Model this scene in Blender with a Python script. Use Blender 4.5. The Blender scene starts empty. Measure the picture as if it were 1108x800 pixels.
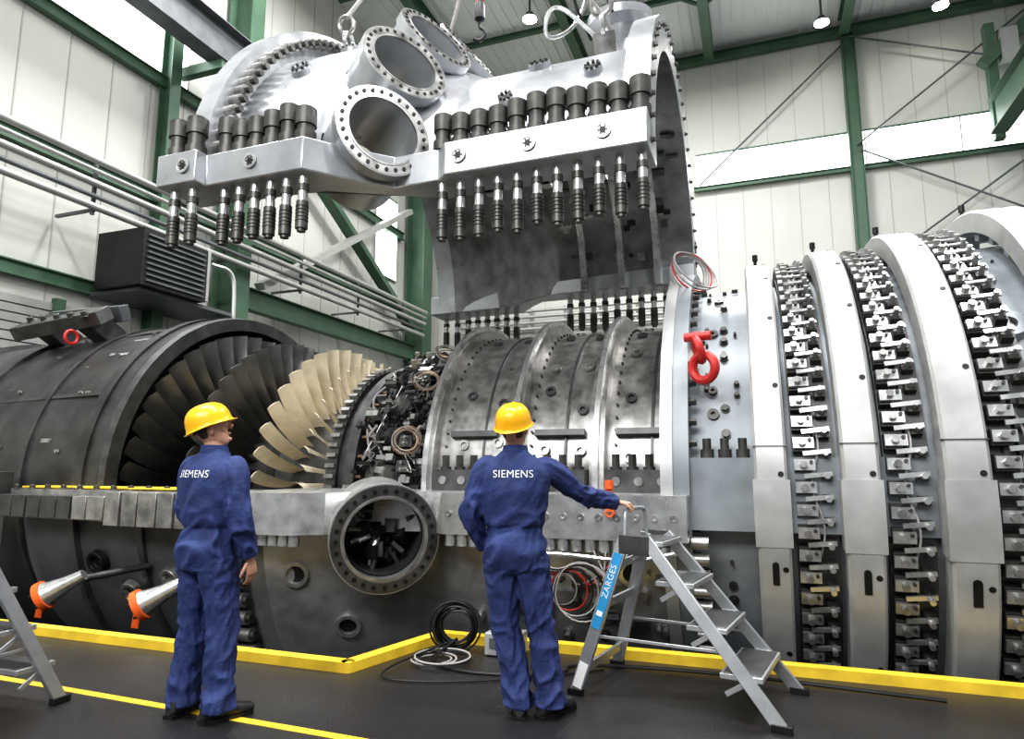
import bpy, bmesh, math, random
from mathutils import Vector, Matrix, noise
from mathutils.bvhtree import BVHTree
from math import sin,cos,pi,radians as rad,sqrt
R=random.Random(7)
C=bpy.context.scene.collection
# ---------------------------------------------------------------- materials
def mat(name,col,rough=.5,metal=0.,var=.12,ns=6.,bump=0.,bs=40.,emit=0.,stretch=None):
    m=bpy.data.materials.new(name);m.use_nodes=True;nt=m.node_tree;N=nt.nodes;L=nt.links
    b=N['Principled BSDF'];b.inputs['Roughness'].default_value=rough;b.inputs['Metallic'].default_value=metal
    if emit:
        b.inputs['Base Color'].default_value=(*col,1)
        b.inputs['Emission Color'].default_value=(*col,1);b.inputs['Emission Strength'].default_value=emit;return m
    tc=N.new('ShaderNodeTexCoord');no=N.new('ShaderNodeTexNoise');no.inputs['Scale'].default_value=ns;no.inputs['Detail'].default_value=5
    src=tc.outputs['Object']
    if stretch:
        mp=N.new('ShaderNodeMapping');mp.inputs['Scale'].default_value=stretch;L.new(src,mp.inputs[0]);src=mp.outputs[0]
    L.new(src,no.inputs['Vector'])
    r=N.new('ShaderNodeValToRGB');e=r.color_ramp.elements
    e[0].position=.3;e[1].position=.7
    e[0].color=(*[max(0,x*(1-var)) for x in col],1);e[1].color=(*[min(1,x*(1+var)) for x in col],1)
    L.new(no.outputs['Fac'],r.inputs[0]);L.new(r.outputs[0],b.inputs['Base Color'])
    mr=N.new('ShaderNodeMapRange');mr.inputs[3].default_value=max(0,rough-.08);mr.inputs[4].default_value=min(1,rough+.1)
    L.new(no.outputs['Fac'],mr.inputs[0]);L.new(mr.outputs[0],b.inputs['Roughness'])
    if bump:
        n2=N.new('ShaderNodeTexNoise');n2.inputs['Scale'].default_value=bs;n2.inputs['Detail'].default_value=4
        L.new(src,n2.inputs['Vector']);bp=N.new('ShaderNodeBump');bp.inputs['Strength'].default_value=bump;bp.inputs['Distance'].default_value=.02
        L.new(n2.outputs['Fac'],bp.inputs['Height']);L.new(bp.outputs[0],b.inputs['Normal'])
    return m
SILV=mat('silver_paint',(.46,.47,.485),.3,.65,.16,3)
MACH=mat('machined_steel',(.6,.6,.59),.28,.8,.2,8)
CAST=mat('cast_steel_casing',(.36,.36,.355),.34,.55,.25,5)
RING=mat('ring_steel_light',(.46,.46,.445),.4,.35,.14,4)
GREY=mat('grey_primer',(.25,.27,.285),.42,.2,.2,3)
DGREY=mat('dark_grey_primer',(.11,.115,.12),.5,.3,.2,3)
INNER=mat('bare_casing_interior',(.22,.22,.225),.36,.6,.35,4)
STEEL=mat('worn_steel',(.37,.36,.345),.32,.75,.42,7)
DKST=mat('dark_steel',(.1,.1,.098),.4,.6,.3,6)
BARREL=mat('scaled_dark_sheet',(.075,.075,.073),.38,.5,.35,3,.15,20)
BLACK=mat('black_oxide_and_hole_shade',(.018,.018,.018),.45,.4,.3,8)  # black parts, and discs that paint the shade inside holes and bores
BOLT=mat('phosphated_bolt',(.085,.082,.075),.4,.6,.25,10)
BLD=mat('dark_blade_alloy',(.14,.138,.133),.33,.7,.2,5)
CREAM=mat('ceramic_coated_blade',(.84,.74,.55),.5,.1,.12,6)
COPP=mat('heat_tinted_steel',(.3,.2,.12),.4,.7,.3,9)
YEL=mat('yellow_paint',(.8,.54,.04),.5,0,.2,5)
RED=mat('red_paint',(.5,.03,.025),.4,0,.15,8)
ORNG=mat('orange_webbing',(.8,.13,.02),.6,0,.1,8)
GREEN=mat('green_structural_paint',(.06,.115,.07),.5,.1,.15,2)
WALL=mat('beige_wall_panel',(.52,.52,.475),.6,0,.05,.5)
SEAM=mat('wall_panel_seam',(.37,.37,.34),.6,0,.05,1)
CEIL=mat('ceiling_sheet',(.66,.67,.65),.6,.05,.06,.6)
FLOOR=mat('rubber_floor',(.019,.018,.019),.36,0,.18,1.2,.25,90)
PIT=mat('pit_concrete',(.05,.05,.05),.8,0,.3,3)
WINB=mat('daylight_glazing',(.95,.98,1.),.3,emit=6.)
LAMP=mat('lamp_lens',(1.,.97,.9),.3,emit=60.)
WIRE=mat('grey_cable',(.35,.33,.32),.5,0,.2,8)
PIPE=mat('galvanised_pipe',(.42,.42,.4),.4,.5,.1,3)
CLOTH=mat('navy_coverall',(.024,.04,.135),.8,0,.15,9,.25,45)
SKIN=mat('skin',(.55,.3,.21),.5,0,.08,20)
LIP=mat('lip_line',(.35,.14,.1),.5,0,.1,9)
HAIR=mat('short_hair',(.08,.055,.035),.7,0,.3,60,.6,200)
HELM=mat('yellow_helmet_plastic',(.88,.45,.01),.28,0,.03,3)
SHOE=mat('safety_shoe_leather',(.018,.017,.016),.45,0,.3,20,.2,80)
WHITE=mat('white_print',(.8,.8,.8),.6,0,.02,5)
EYE=mat('eye_white',(.75,.73,.7),.3)
ALU=mat('aluminium_profile',(.5,.51,.52),.35,.7,.08,10)
BLUE=mat('blue_label',(.03,.28,.55),.4,0,.05,5)
# ---------------------------------------------------------------- mesh builder
class MB:
    def __init__(s): s.V=[];s.F=[];s.I=[];s.mats=[]
    def add(s,vs,fs,m):
        if m not in s.mats: s.mats.append(m)
        k=s.mats.index(m);o=len(s.V);s.V+=[tuple(v) for v in vs]
        for f in fs: s.F.append([i+o for i in f]);s.I.append(k)
    def box(s,c,d,m,rot=None):
        vs=[]
        for x in(-.5,.5):
            for y in(-.5,.5):
                for z in(-.5,.5):
                    v=Vector((x*d[0],y*d[1],z*d[2]))
                    if rot: v=rot@v
                    vs.append(v+Vector(c))
        s.add(vs,[(0,1,3,2),(4,6,7,5),(0,4,5,1),(2,3,7,6),(0,2,6,4),(1,5,7,3)],m)
    def beam(s,p0,p1,w,h,m,up=(0,0,1)):
        p0=Vector(p0);p1=Vector(p1);d=(p1-p0);L=d.length;d.normalize()
        y=Vector(up).cross(d)
        if y.length<1e-3: y=Vector((0,1,0))
        y.normalize();z=d.cross(y)
        s.box((p0+p1)/2,(L,w,h),m,Matrix((d,y,z)).transposed())
    def ibeam(s,p0,p1,w,h,m,up=(0,0,1),t=.03):
        p0=Vector(p0);p1=Vector(p1);d=(p1-p0);d.normalize();y=Vector(up).cross(d)
        if y.length<1e-3: y=Vector((0,1,0))
        y.normalize();z=d.cross(y)
        s.beam(p0,p1,t,h-.002,m,up)
        for k in(-1,1): s.beam(p0+z*k*(h/2-t/2),p1+z*k*(h/2-t/2),w,t,m,up)
    def lathe(s,o,d,prof,m,n=24,closed=False,ref=None):
        o=Vector(o);d=Vector(d).normalized()
        x=d.orthogonal().normalized() if ref is None else Vector(ref).normalized()
        y=d.cross(x);P=len(prof);vs=[];fs=[]
        for i in range(n):
            a=2*pi*i/n
            for h,r in prof: vs.append(o+d*h+(x*cos(a)+y*sin(a))*r)
        for i in range(n):
            j=(i+1)%n
            for q in range(P if closed else P-1):
                q2=(q+1)%P;fs.append((i*P+q,i*P+q2,j*P+q2,j*P+q))
        s.add(vs,fs,m)
    def cyl(s,p0,p1,r,m,r1=None,n=12):
        p0=Vector(p0);p1=Vector(p1);d=p1-p0;L=d.length
        s.lathe(p0,d,[(0,0.0005),(0,r),(L,r if r1 is None else r1),(L,.0005)],m,n)
    def rev(s,prof,m,a0=0,a1=360,n=72,closed=True,skip=None,sub=1):
        if sub>1:
            q=[];P=len(prof)
            for i in range(P if closed else P-1):
                a,b=prof[i],prof[(i+1)%P];k=max(1,int(max(abs(a[0]-b[0]),abs(a[1]-b[1]))/.07))
                q+=[(a[0]+(b[0]-a[0])*j/k,a[1]+(b[1]-a[1])*j/k) for j in range(k)]
            if not closed:q.append(prof[-1])
            prof=q
        P=len(prof);full=abs(a1-a0)>=359.9;K=n if full else n+1;vs=[];fs=[]
        for i in range(K):
            a=rad(a0+(a1-a0)*i/n)
            for x,r in prof: vs.append(Vector((x,-r*cos(a),r*sin(a))))
        for i in range(n):
            j=(i+1)%K
            for q in range(P if closed else P-1):
                f=(i*P+q,j*P+q,j*P+(q+1)%P,i*P+(q+1)%P)
                if skip and skip(sum((vs[t] for t in f),Vector())/4): continue
                fs.append(f)
        if closed and not full and P<30: fs+=[tuple(range(P)),tuple((K-1)*P+q for q in range(P))]
        s.add(vs,fs,m)
    def tube(s,pts,r,m,n=6,sm=3):
        P=[Vector(p) for p in pts]
        for _ in range(sm):
            Q=[P[0]]
            for a,b in zip(P,P[1:]): Q+=[a*.75+b*.25,a*.25+b*.75]
            Q.append(P[-1]);P=Q
            if len(P)>60: break
        vs=[];fs=[];x=None
        for i,p in enumerate(P):
            d=(P[min(i+1,len(P)-1)]-P[max(i-1,0)]).normalized()
            x=d.orthogonal() if x is None else x-d*x.dot(d)
            x.normalize();y=d.cross(x)
            for k in range(n):
                a=2*pi*k/n;vs.append(p+(x*cos(a)+y*sin(a))*r)
        for i in range(len(P)-1):
            for k in range(n): fs.append((i*n+k,i*n+(k+1)%n,(i+1)*n+(k+1)%n,(i+1)*n+k))
        fs+=[tuple(range(n)),tuple(range(len(vs)-n,len(vs)))]
        s.add(vs,fs,m)
    def loft(s,rings,m,side=(1,0,0),n=20,cap=True,sq=1.,fold=0,jt=()):
        side=Vector(side)
        if fold:
            P=[Vector(r[0]) for r in rings];Q=[];K=len(P)
            for i in range(K-1):
                L=(P[i+1]-P[i]).length;k=max(1,int(L/.01))
                for j in range(k):
                    q=j/k;p0=P[max(i-1,0)];p3=P[min(i+2,K-1)]
                    def cr(a,b,c,d): return .5*((2*b)+(c-a)*q+(2*a-5*b+4*c-d)*q*q+(3*b-a-3*c+d)*q**3)
                    r=[cr(rings[max(i-1,0)][z],rings[i][z],rings[i+1][z],rings[min(i+2,K-1)][z]) for z in(1,2)]
                    Q.append((cr(p0,P[i],P[i+1],p3),r[0],r[1]))
            Q.append(rings[-1]);rings=Q
        P=[Vector(r[0]) for r in rings];vs=[];fs=[];LL=0;seed=Vector((R.uniform(0,50),R.uniform(0,50),0))
        for i,(c,rx,ry) in enumerate(rings):
            d=(P[min(i+1,len(P)-1)]-P[max(i-1,0)]).normalized()
            if i: LL+=(P[i]-P[i-1]).length
            x=(side-d*side.dot(d)).normalized();y=d.cross(x)
            env=.3+sum(math.exp(-((P[i]-Vector(j)).length/.11)**2) for j in jt)
            for k in range(n):
                a=2*pi*k/n;ca_,sa_=cos(a),sin(a)
                if sq!=1: ca_=math.copysign(abs(ca_)**sq,ca_);sa_=math.copysign(abs(sa_)**sq,sa_)
                f=0
                if fold and 0<i<len(rings)-1:
                    tw=sin(a+seed.x)*.8
                    q=Vector((cos(a)*.9,sin(a)*.9,LL*10+tw))
                    rg=1-abs(noise.noise(q+seed))*3.2
                    q2=Vector((cos(a)*1.1,sin(a)*1.1,LL*4+tw*2))
                    f=fold*env*max(-.6,rg-.3)+fold*.9*noise.noise(q2+seed*2)+fold*.45*(1-abs(noise.noise(q2*1.9+seed))*4)
                vs.append(P[i]+x*(rx+f)*ca_+y*(ry+f)*sa_)
        for i in range(len(P)-1):
            for k in range(n): fs.append((i*n+k,i*n+(k+1)%n,(i+1)*n+(k+1)%n,(i+1)*n+k))
        if cap: fs+=[tuple(range(n)),tuple(range(len(vs)-n,len(vs)))]
        s.add(vs,fs,m)
    def ball(s,c,r,m,n=16,rot=None):
        vs=[];fs=[];K=n//2;c=Vector(c)
        for i in range(K+1):
            t=pi*i/K
            for k in range(n):
                a=2*pi*k/n;v=Vector((r[0]*sin(t)*cos(a)+0,r[1]*sin(t)*sin(a),r[2]*cos(t)))
                if i in(0,K): v+=Vector((cos(a),sin(a),0))*1e-4
                if rot: v=rot@v
                vs.append(c+v)
        for i in range(K):
            for k in range(n): fs.append((i*n+k,(i+1)*n+k,(i+1)*n+(k+1)%n,i*n+(k+1)%n))
        fs+=[tuple(range(n)),tuple(range(K*n,K*n+n))]
        s.add(vs,fs,m)
    def torus(s,c,ax,R0,r,m,n=24,k=8,sq=1.):
        s.lathe(c,ax,[(r*sin(2*pi*i/k)*sq,R0+r*cos(2*pi*i/k)) for i in range(k)],m,n,True)
    def prism(s,poly,z0,z1,m):
        n=len(poly);vs=[(x,y,z0) for x,y in poly]+[(x,y,z1) for x,y in poly]
        s.add(vs,[tuple(range(n)),tuple(range(n,2*n))]+[(i,(i+1)%n,n+(i+1)%n,n+i) for i in range(n)],m)
    def bolt(s,p,d,r,h,m,w=True):
        p=Vector(p);d=Vector(d).normalized()
        if w: s.cyl(p,p+d*h*.2,r*1.35,m,n=12)
        s.cyl(p,p+d*h,r,m,n=6)
    def obj(s,name,parent=None,M=None,bevel=0,sharp=38,vox=0,smi=3):
        me=bpy.data.meshes.new(name);me.from_pydata(s.V,[],s.F)
        for m in s.mats: me.materials.append(m)
        me.polygons.foreach_set('material_index',s.I)
        me.polygons.foreach_set('use_smooth',[True]*len(me.polygons))
        bm=bmesh.new();bm.from_mesh(me);bmesh.ops.recalc_face_normals(bm,faces=bm.faces);bm.to_mesh(me);bm.free()
        me.set_sharp_from_angle(angle=rad(sharp));me.update()
        o=bpy.data.objects.new(name,me);C.objects.link(o)
        if parent: o.parent=parent
        elif M is not None: o.matrix_world=M
        if bevel:
            b=o.modifiers.new('b','BEVEL');b.width=bevel;b.segments=2;b.limit_method='ANGLE'
        if vox:
            b=o.modifiers.new('r','REMESH');b.mode='VOXEL';b.voxel_size=vox;b.use_smooth_shade=True
            b=o.modifiers.new('s','SMOOTH');b.iterations=smi;b.factor=.5
        return o
def empty(name,M):
    o=bpy.data.objects.new(name,None);C.objects.link(o);o.matrix_world=M;o.empty_display_size=.2;return o
def E(phi): a=rad(phi);return Vector((0,-cos(a),sin(a)))
def T(phi): a=rad(phi);return Vector((0,sin(a),cos(a)))
def RX(phi): return Matrix.Rotation(-rad(phi)+pi/2,3,'X')
X=Vector((1,0,0));Z=Vector((0,0,1))
ROT=Matrix.Rotation(rad(-20),4,'Z')
FR=Matrix.Translation((1.27,8.11,0))@ROT          # hall frame
MT=Matrix.Translation((1.27,8.11,1.2))@ROT        # turbine axis frame
turb=empty('gas_turbine',MT)
# ---------------------------------------------------------------- exhaust barrel
m=MB()
m.rev([(-11,2.18),(-9.5,2.24),(-8.4,2.3),(-7,2.35),(-5.9,2.37),(-5.9,2.45),(-5.75,2.45),(-5.75,2.42),(-5.55,2.42),(-5.5,2.36),(-5.5,2.26),(-5.9,2.2),(-11,2.1)],BARREL,0,360,110)
m.rev([(-5.52,2.43),(-5.44,2.41),(-5.44,2.24),(-5.52,2.24)],DKST,0,360,110)
for s0 in(-6.9,-8.35,-9.9): m.rev([(s0-.03,2.1),(s0-.03,2.385-.025*abs(s0+6.9)),(s0+.03,2.385-.025*abs(s0+6.9)),(s0+.03,2.1)],DKST,0,360,110)
for s0,r0 in((-6.4,2.37),(-7.6,2.345),(-9.0,2.28)):
    for k in range(9):
        p=E(8+k*17+R.random()*6)*r0+X*(s0+R.random()*.4);m.bolt(p,p-X*p.x,.022,.03,STEEL)
for ph,s0,s1 in((28,-9.8,-5.9),(62,-9.5,-5.9),(100,-9.8,-5.9)):
    m.beam(E(ph)*2.22+X*s0,E(ph)*2.385+X*s1,.05,.04,DKST,up=E(ph))
for k in range(40): # taped marks and small brackets
    ph=R.uniform(2,80);s0=R.uniform(-9,-6.1);r0=2.37-.03*(-5.9-s0)
    m.box(E(ph)*(r0+.003)+X*s0,(R.uniform(.04,.2),R.uniform(.03,.06),.012),R.choice([DKST,STEEL,PIPE]),RX(ph))
m.rev([(-6.6,2.15),(-6.6,.3)],BLACK,0,360,48,closed=False)  # flat black disc paints the darkness deep inside the barrel
m.obj('exhaust_barrel',turb)
m=MB()
for dx in(-.45,.45): m.box(E(62)*2.5+X*(-7.75+dx),(.3,.55,.3),DKST,Matrix.Rotation(rad(-28),3,'X'))
m.beam(E(54)*2.68+X*-8.4,E(60)*2.72+X*-7.0,.3,.2,DKST,up=E(57))
m.beam(E(68)*2.68+X*-8.5,E(68)*2.66+X*-7.05,.16,.24,DGREY,up=E(68))
for k in range(5): m.bolt(E(56)*2.78+X*(-8.2+k*.27),E(56),.045,.08,BOLT)
m.torus(E(50)*2.6+X*-7.2,X,.09,.025,RED)
m.obj('barrel_lifting_lug',turb,bevel=.02)
# ---------------------------------------------------------------- rotor
def blades(m,s0,r0,r1,n,ch0,ch1,tw0,tw1,mt,lean=0):
    sec=[(-.5,-.02),(-.25,.13),(.1,.16),(.5,0),(.12,.08),(-.22,.05)]
    for i in range(n):
        vs=[];fs=[];NR=7
        for k in range(NR):
            q=k/(NR-1);r=r0+(r1-r0)*q;ch=ch0+(ch1-ch0)*q;tw=rad(tw0+(tw1-tw0)*q);ph=360*i/n+lean*q*q
            er=E(ph);et=T(ph)
            cd=X*cos(tw)+et*sin(tw);nd=-X*sin(tw)+et*cos(tw)
            for a,b in sec: vs.append(X*s0+er*r+cd*a*ch+nd*b*ch)
        for k in range(NR-1):
            for j in range(6): fs.append((k*6+j,k*6+(j+1)%6,(k+1)*6+(j+1)%6,(k+1)*6+j))
        fs.append(tuple(range((NR-1)*6,NR*6)));m.add(vs,fs,mt)
m=MB()
m.rev([(-6.5,.01),(-6.5,.9),(-6.2,.95),(-5.75,.98),(-5.15,1.0),(-5.1,.9),(-4.95,.9),(-4.9,1.0),(-4.35,1.02),(-4.3,.9),(-4.1,.9),(-4.05,1.03),(-3.2,1.05),(-3.15,.9),(-2.9,.9),(-2.9,.01)],DKST,0,360,80,closed=False)
blades(m,-5.45,.97,2.16,44,.34,.24,10,60,BLD,5)
blades(m,-4.65,1.0,2.0,48,.28,.2,15,55,BLD,4)
m.obj('rotor_exhaust_blades',turb)
m=MB()
blades(m,-3.8,1.0,1.86,40,.23,.17,4,42,CREAM,4)
blades(m,-3.3,1.02,1.66,48,.15,.13,-14,-40,CREAM,0)
m.obj('rotor_coated_blades',turb)
m=MB()
m.rev([(-3.1,1.5),(-2.95,1.52),(-2.95,1.46),(-2.82,1.46),(-2.82,1.54),(-2.7,1.54),(-2.7,1.05),(-3.1,1.05)],DKST,0,360,90)
for i in range(80):
    p=E(i*4.5)
    m.box(p*1.5+X*-3.02,(.12,.045,.12),STEEL,RX(i*4.5))
    m.bolt(p*1.3+X*-2.7,X,.03,.06,BOLT)
    if i%2: m.box(p*1.42+X*-2.67,(.07,.03,.14),COPP,RX(i*4.5))
m.rev([(-2.7,1.2),(-2.6,1.25),(-2.5,1.42),(-2.3,1.45),(-2.3,1.52),(-2.2,1.52),(-2.2,1.4),(-1.5,1.5),(-1.5,1.0),(-2.7,1.0)],DKST,0,360,80)
for i in range(24):
    ph=i*15+5
    o=E(ph)*1.55+X*-2.3;d=(E(ph)*.55+X*.83).normalized()
    m.lathe(o,d,[(-.25,0.001),(-.25,.11),(.02,.11),(.02,.17),(.08,.17),(.08,.12),(.2,.1),(.2,.001)],DKST if i%2 else STEEL,16)
    for k in range(8):
        q=d.orthogonal().normalized();q=Matrix.Rotation(k*pi/4,3,d)@q;m.bolt(o+q*.145+d*.08,d,.016,.04,BOLT)
for i in range(280):
    ph=R.uniform(-2,125);s0=R.uniform(-2.6,-1.65);r0=R.uniform(1.42,1.76);mt=R.choice([DKST,STEEL,BLACK,DKST,BOLT,STEEL,MACH])
    if R.random()<.55: m.box(E(ph)*r0+X*s0,(R.uniform(.04,.18),R.uniform(.03,.08),R.uniform(.04,.14)),mt,Matrix.Rotation(-rad(ph)+pi/2+R.uniform(-.2,.2),3,'X'))
    else:
        d=(E(ph)+X*R.uniform(-.8,.8)+T(ph)*R.uniform(-.8,.8)).normalized();m.cyl(E(ph)*(r0-.15)+X*s0,E(ph)*(r0-.15)+X*s0+d*.17,R.uniform(.015,.045),mt,n=8)
for k in range(11):
    ph=8+k*9.5
    for s0 in(-1.72,-2.0): m.box(E(ph)*1.62+X*s0,(.16,.13,.12),DKST,RX(ph));m.bolt(E(ph+1.2)*1.68+X*s0,E(ph),.02,.05,STEEL);m.bolt(E(ph-1.2)*1.68+X*s0,E(ph),.02,.05,STEEL)
for i in range(46):
    ph=R.uniform(0,110);s0=R.uniform(-2.5,-1.75);pts=[]
    for k in range(5): pts.append(E(ph+k*R.uniform(-6,8))*R.uniform(1.58,1.76)+X*(s0+R.uniform(-.2,.2)))
    m.tube(pts,R.choice([.008,.012,.015]),R.choice([BLACK,BLACK,WIRE,STEEL]),sm=2)
for (ph,s0) in((40,-1.85),(16,-1.9),(58,-1.8)):
    for k in range(5):
        ax=(E(ph+R.uniform(-14,14))+X*R.uniform(.1,.7)).normalized();m.torus(E(ph)*1.84+X*s0,ax,.11+.014*k,.006,WIRE if k%2 else COPP,k=5)
m.obj('burner_ring_assembly',turb)
m=MB()
pr=[(-1.62,1.3),(-1.62,1.96),(-1.5,1.96),(-1.5,1.84),(-.7,1.84),(-.7,1.97),(-.58,1.97),(-.58,1.82),(.12,1.82),(.12,1.98),(.26,1.98),(.26,1.82),(.9,1.82),(.9,1.3)]
m.rev(pr,STEEL,0,360,110)
for s0 in(-1.62,-.7,.12): m.rev([(s0+.04,1.9),(s0+.04,2.02),(s0+.09,2.02),(s0+.09,1.9)],MACH,0,360,110)
for s0 in(-1.0,-.15,.68):
    m.rev([(s0-.012,1.8),(s0-.012,1.85),(s0+.012,1.85),(s0+.012,1.8)],DKST,0,360,110)
for s0 in(-1.22,-.36,.47,-.85,0,.8):
    for k in range(10):
        ph=12+k*17+R.uniform(-4,4);m.lathe(E(ph)*1.83+X*s0,E(ph),[(0,.055),(.03,.055),(.03,.03),(.0,.025),(.0,.001)],DKST if k%2 else STEEL,14)
for s0 in(-1.42,-.5,.34):
    for k in range(40): m.bolt(E(5+k*4.3)*1.83+X*s0,E(5+k*4.3),.014,.03,BOLT,False)
for s0 in(-1.1,-.2,.6):
    m.box((s0,-1.98,.1),(.62,.26,.2),DKST)
    for k in range(4): m.bolt((s0-.22+k*.15,-2.0,.2),Z,.04,.14,BOLT)
    for k in range(3): m.cyl((s0-.2+k*.2,-2.115,.1),(s0-.2+k*.2,-2.13,.1),.04,STEEL)
    m.box(E(17)*1.86+X*s0,(.5,.06,.12),DKST,RX(17))
m.obj('vane_carrier',turb)
# ---------------------------------------------------------------- lower casing
def port(m,s0,rho,ph,rb=.36,ro=.48,tilt=33,mt=MACH,depth=.5,face=.1,nb=28,fc=None):
    d=E(ph)*cos(rad(tilt))+X*sin(rad(tilt));o=E(ph)*rho+X*s0
    m.lathe(o,d,[(-depth,ro-.03),(-face,ro-.03),(-face,ro),(0,ro),(0,rb),(-depth,rb-.02)],mt,56)
    m.lathe(o,d,[(-.005,rb+.012),(.006,rb+.008),(.006,rb-.012),(-.02,rb-.012)],STEEL,56)
    m.lathe(o,d,[(-.01,ro-.01),(.004,ro-.01),(.004,rb+.02),(-.01,rb+.02)],fc or STEEL,56,True)
    u=d.orthogonal().normalized()
    for k in range(nb):
        q=Matrix.Rotation(2*pi*k/nb,3,d)@u;m.cyl(o+q*(ro+rb)/2-d*.01,o+q*(ro+rb)/2+d*.015,.02,BLACK,n=8)
    return o,d
def holefn(L,r):
    def f(c):
        for o,d in L:
            v=c-o;h=v.dot(d)
            if -1.2<h<.8 and (v-d*h).length<r: return True
        return False
    return f
m=MB()
lp=[port(m,-1.5,2.86,ph,tilt=38,depth=.75,mt=CAST,fc=DKST) for ph in(-8,188)]
m.rev([(-3.0,3.12),(-2.75,3.12),(-2.7,3.0),(-1.25,2.36),(.85,2.36),(.85,2.26),(-1.3,2.26),(-2.8,2.9),(-3.0,2.9)],CAST,-180,0,150,skip=holefn(lp,.42),sub=2)
fl=[(-3.0,-3.25),(-2.25,-3.2),(-2.0,-3.02),(-1.9,-2.6),(-1.3,-2.45),(-1.05,-2.62),(1.05,-2.62),(1.05,-1.9),(-3.0,-1.9)]
for sg in(1,-1): m.prism([(x,y*sg) for x,y in fl],-.36,0,MACH)
m.rev([(-3.12,3.3),(-2.95,3.3),(-2.95,2.7),(-3.12,2.7)],STEEL,-180,0,110)
for k in range(22):
    p=E(-8-k*3.1)*3.2; m.cyl(p+X*-2.96,p+X*-2.78,.062,STEEL,n=14);m.cyl(p+X*-2.78,p+X*-2.74,.045,BOLT,n=8)
for k in range(18):
    x=-1.0+k*.115;m.cyl((x,-2.56,-.46),(x,-2.56,-.3),.05,MACH,n=10)
for k in range(6): m.cyl((-2.8+k*.11,-3.1,-.46),(-2.8+k*.11,-3.1,-.3),.05,MACH,n=10)
for k in range(14): m.lathe((-1.0+k*.15,-2.62,-.18),(0,-1,0),[(0,.03),(.012,.03),(.012,.012),(0,.001)],STEEL,12)
for s0,ph,r0 in((-2.45,-15,2.89),(-2.1,-27,2.74),(-.4,-14,2.36),(.3,-25,2.36),(.55,-16,2.36)):
    n=(E(ph)+X*.4).normalized();m.lathe(E(ph)*r0+X*s0,n,[(-.05,.12),(.03,.12),(.03,.085),(-.02,.08),(-.02,.001)],MACH,24)
    m.lathe(E(ph)*r0+X*s0,n,[(.0,.08),(.0,.001)],BLACK,24)  # black disc paints the shade inside each small hole
for i in range(26):
    x=R.uniform(-.9,.8);ph=R.uniform(-32,-12);m.bolt(E(ph)*2.36+X*x,E(ph),R.uniform(.015,.04),.07,R.choice([BOLT,STEEL]))
for i in range(22):
    x=R.uniform(-.9,.7);ph=R.uniform(-30,-14);m.box(E(ph)*2.38+X*x,(R.uniform(.1,.3),R.uniform(.05,.12),.08),R.choice([DKST,CAST,STEEL,GREY]),RX(ph))
for o,d in lp[:1]:
    m.lathe(o-d*.12,d,[(0,.345),(-.5,.34)],DKST,40)
    for i in range(46):
        a=R.uniform(0,6.28);u=Matrix.Rotation(a,3,d)@d.orthogonal().normalized();q=o-d*R.uniform(.25,.6)+u*R.uniform(.02,.28)
        if i%2:m.cyl(q,q+(u+d*R.uniform(-.6,.6)).normalized()*.13,.025,R.choice([DKST,DKST,MACH]),n=8)
        else:m.box(q,(.1,.06,.12),R.choice([BLACK,DKST]),Matrix.Rotation(a,3,'X'))
    m.lathe(o-d*.62,d,[(0,.36),(0,.001)],BLACK,24)  # black disc paints the dark depth behind the port hardware
m.obj('lower_casing_centre',turb)
m=MB()
m.rev([(-6.6,2.5),(-6.3,2.62),(-3.1,2.72),(-3.1,2.5),(-6.6,2.35)],DGREY,-180,0,90)
for s0 in(-5.6,-4.6): m.rev([(s0,2.7),(s0+.1,2.72),(s0+.1,2.6),(s0,2.6)],DKST,-180,0,90)
for sg in(1,-1):
    m.prism([(-6.5,-2.72*sg),(-3.0,-2.95*sg),(-3.0,-2.0*sg),(-5.4,-2.25*sg),(-5.4,-2.35*sg),(-6.5,-2.35*sg)],-.34,-.02,STEEL)
for k in range(13):
    x=-6.4+k*.25;w=.2 if k%3 else .24
    m.box((x,-2.78-(k*.012),-.2),(w,.14,.34 if k>6 else .24),DKST if k<5 else STEEL)
    m.bolt((x,-2.72,-.02),Z,.03,.05,BOLT)
m.box((-5.1,-2.55,.0),(2.5,.3,.02),YEL);m.box((-3.9,-2.7,.0),(1.4,.2,.015),YEL)
m.box((-6.9,-2.75,.02),(.35,.4,.3),DKST);m.box((-6.9,-2.75,-.45),(.3,.3,.7),MACH);m.cyl((-6.9,-2.8,.15),(-6.9,-2.8,.3),.13,BLACK,n=20)
for k in range(10): m.bolt(E(-8-k*4)*2.7+X*-3.3,E(-8-k*4),.03,.05,BOLT)
for s0,ph in((-4.2,-20),(-5.2,-17),(-3.6,-12),(-4.8,-24)): m.lathe(E(ph)*2.7+X*s0,E(ph),[(-.02,.13),(.05,.12),(.05,.08),(0,.07),(0,.001)],BLACK if s0<-5 else STEEL,20)
m.obj('lower_casing_turbine_side',turb,bevel=.008)
m=MB() # drain nozzles with orange blanking rings
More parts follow.
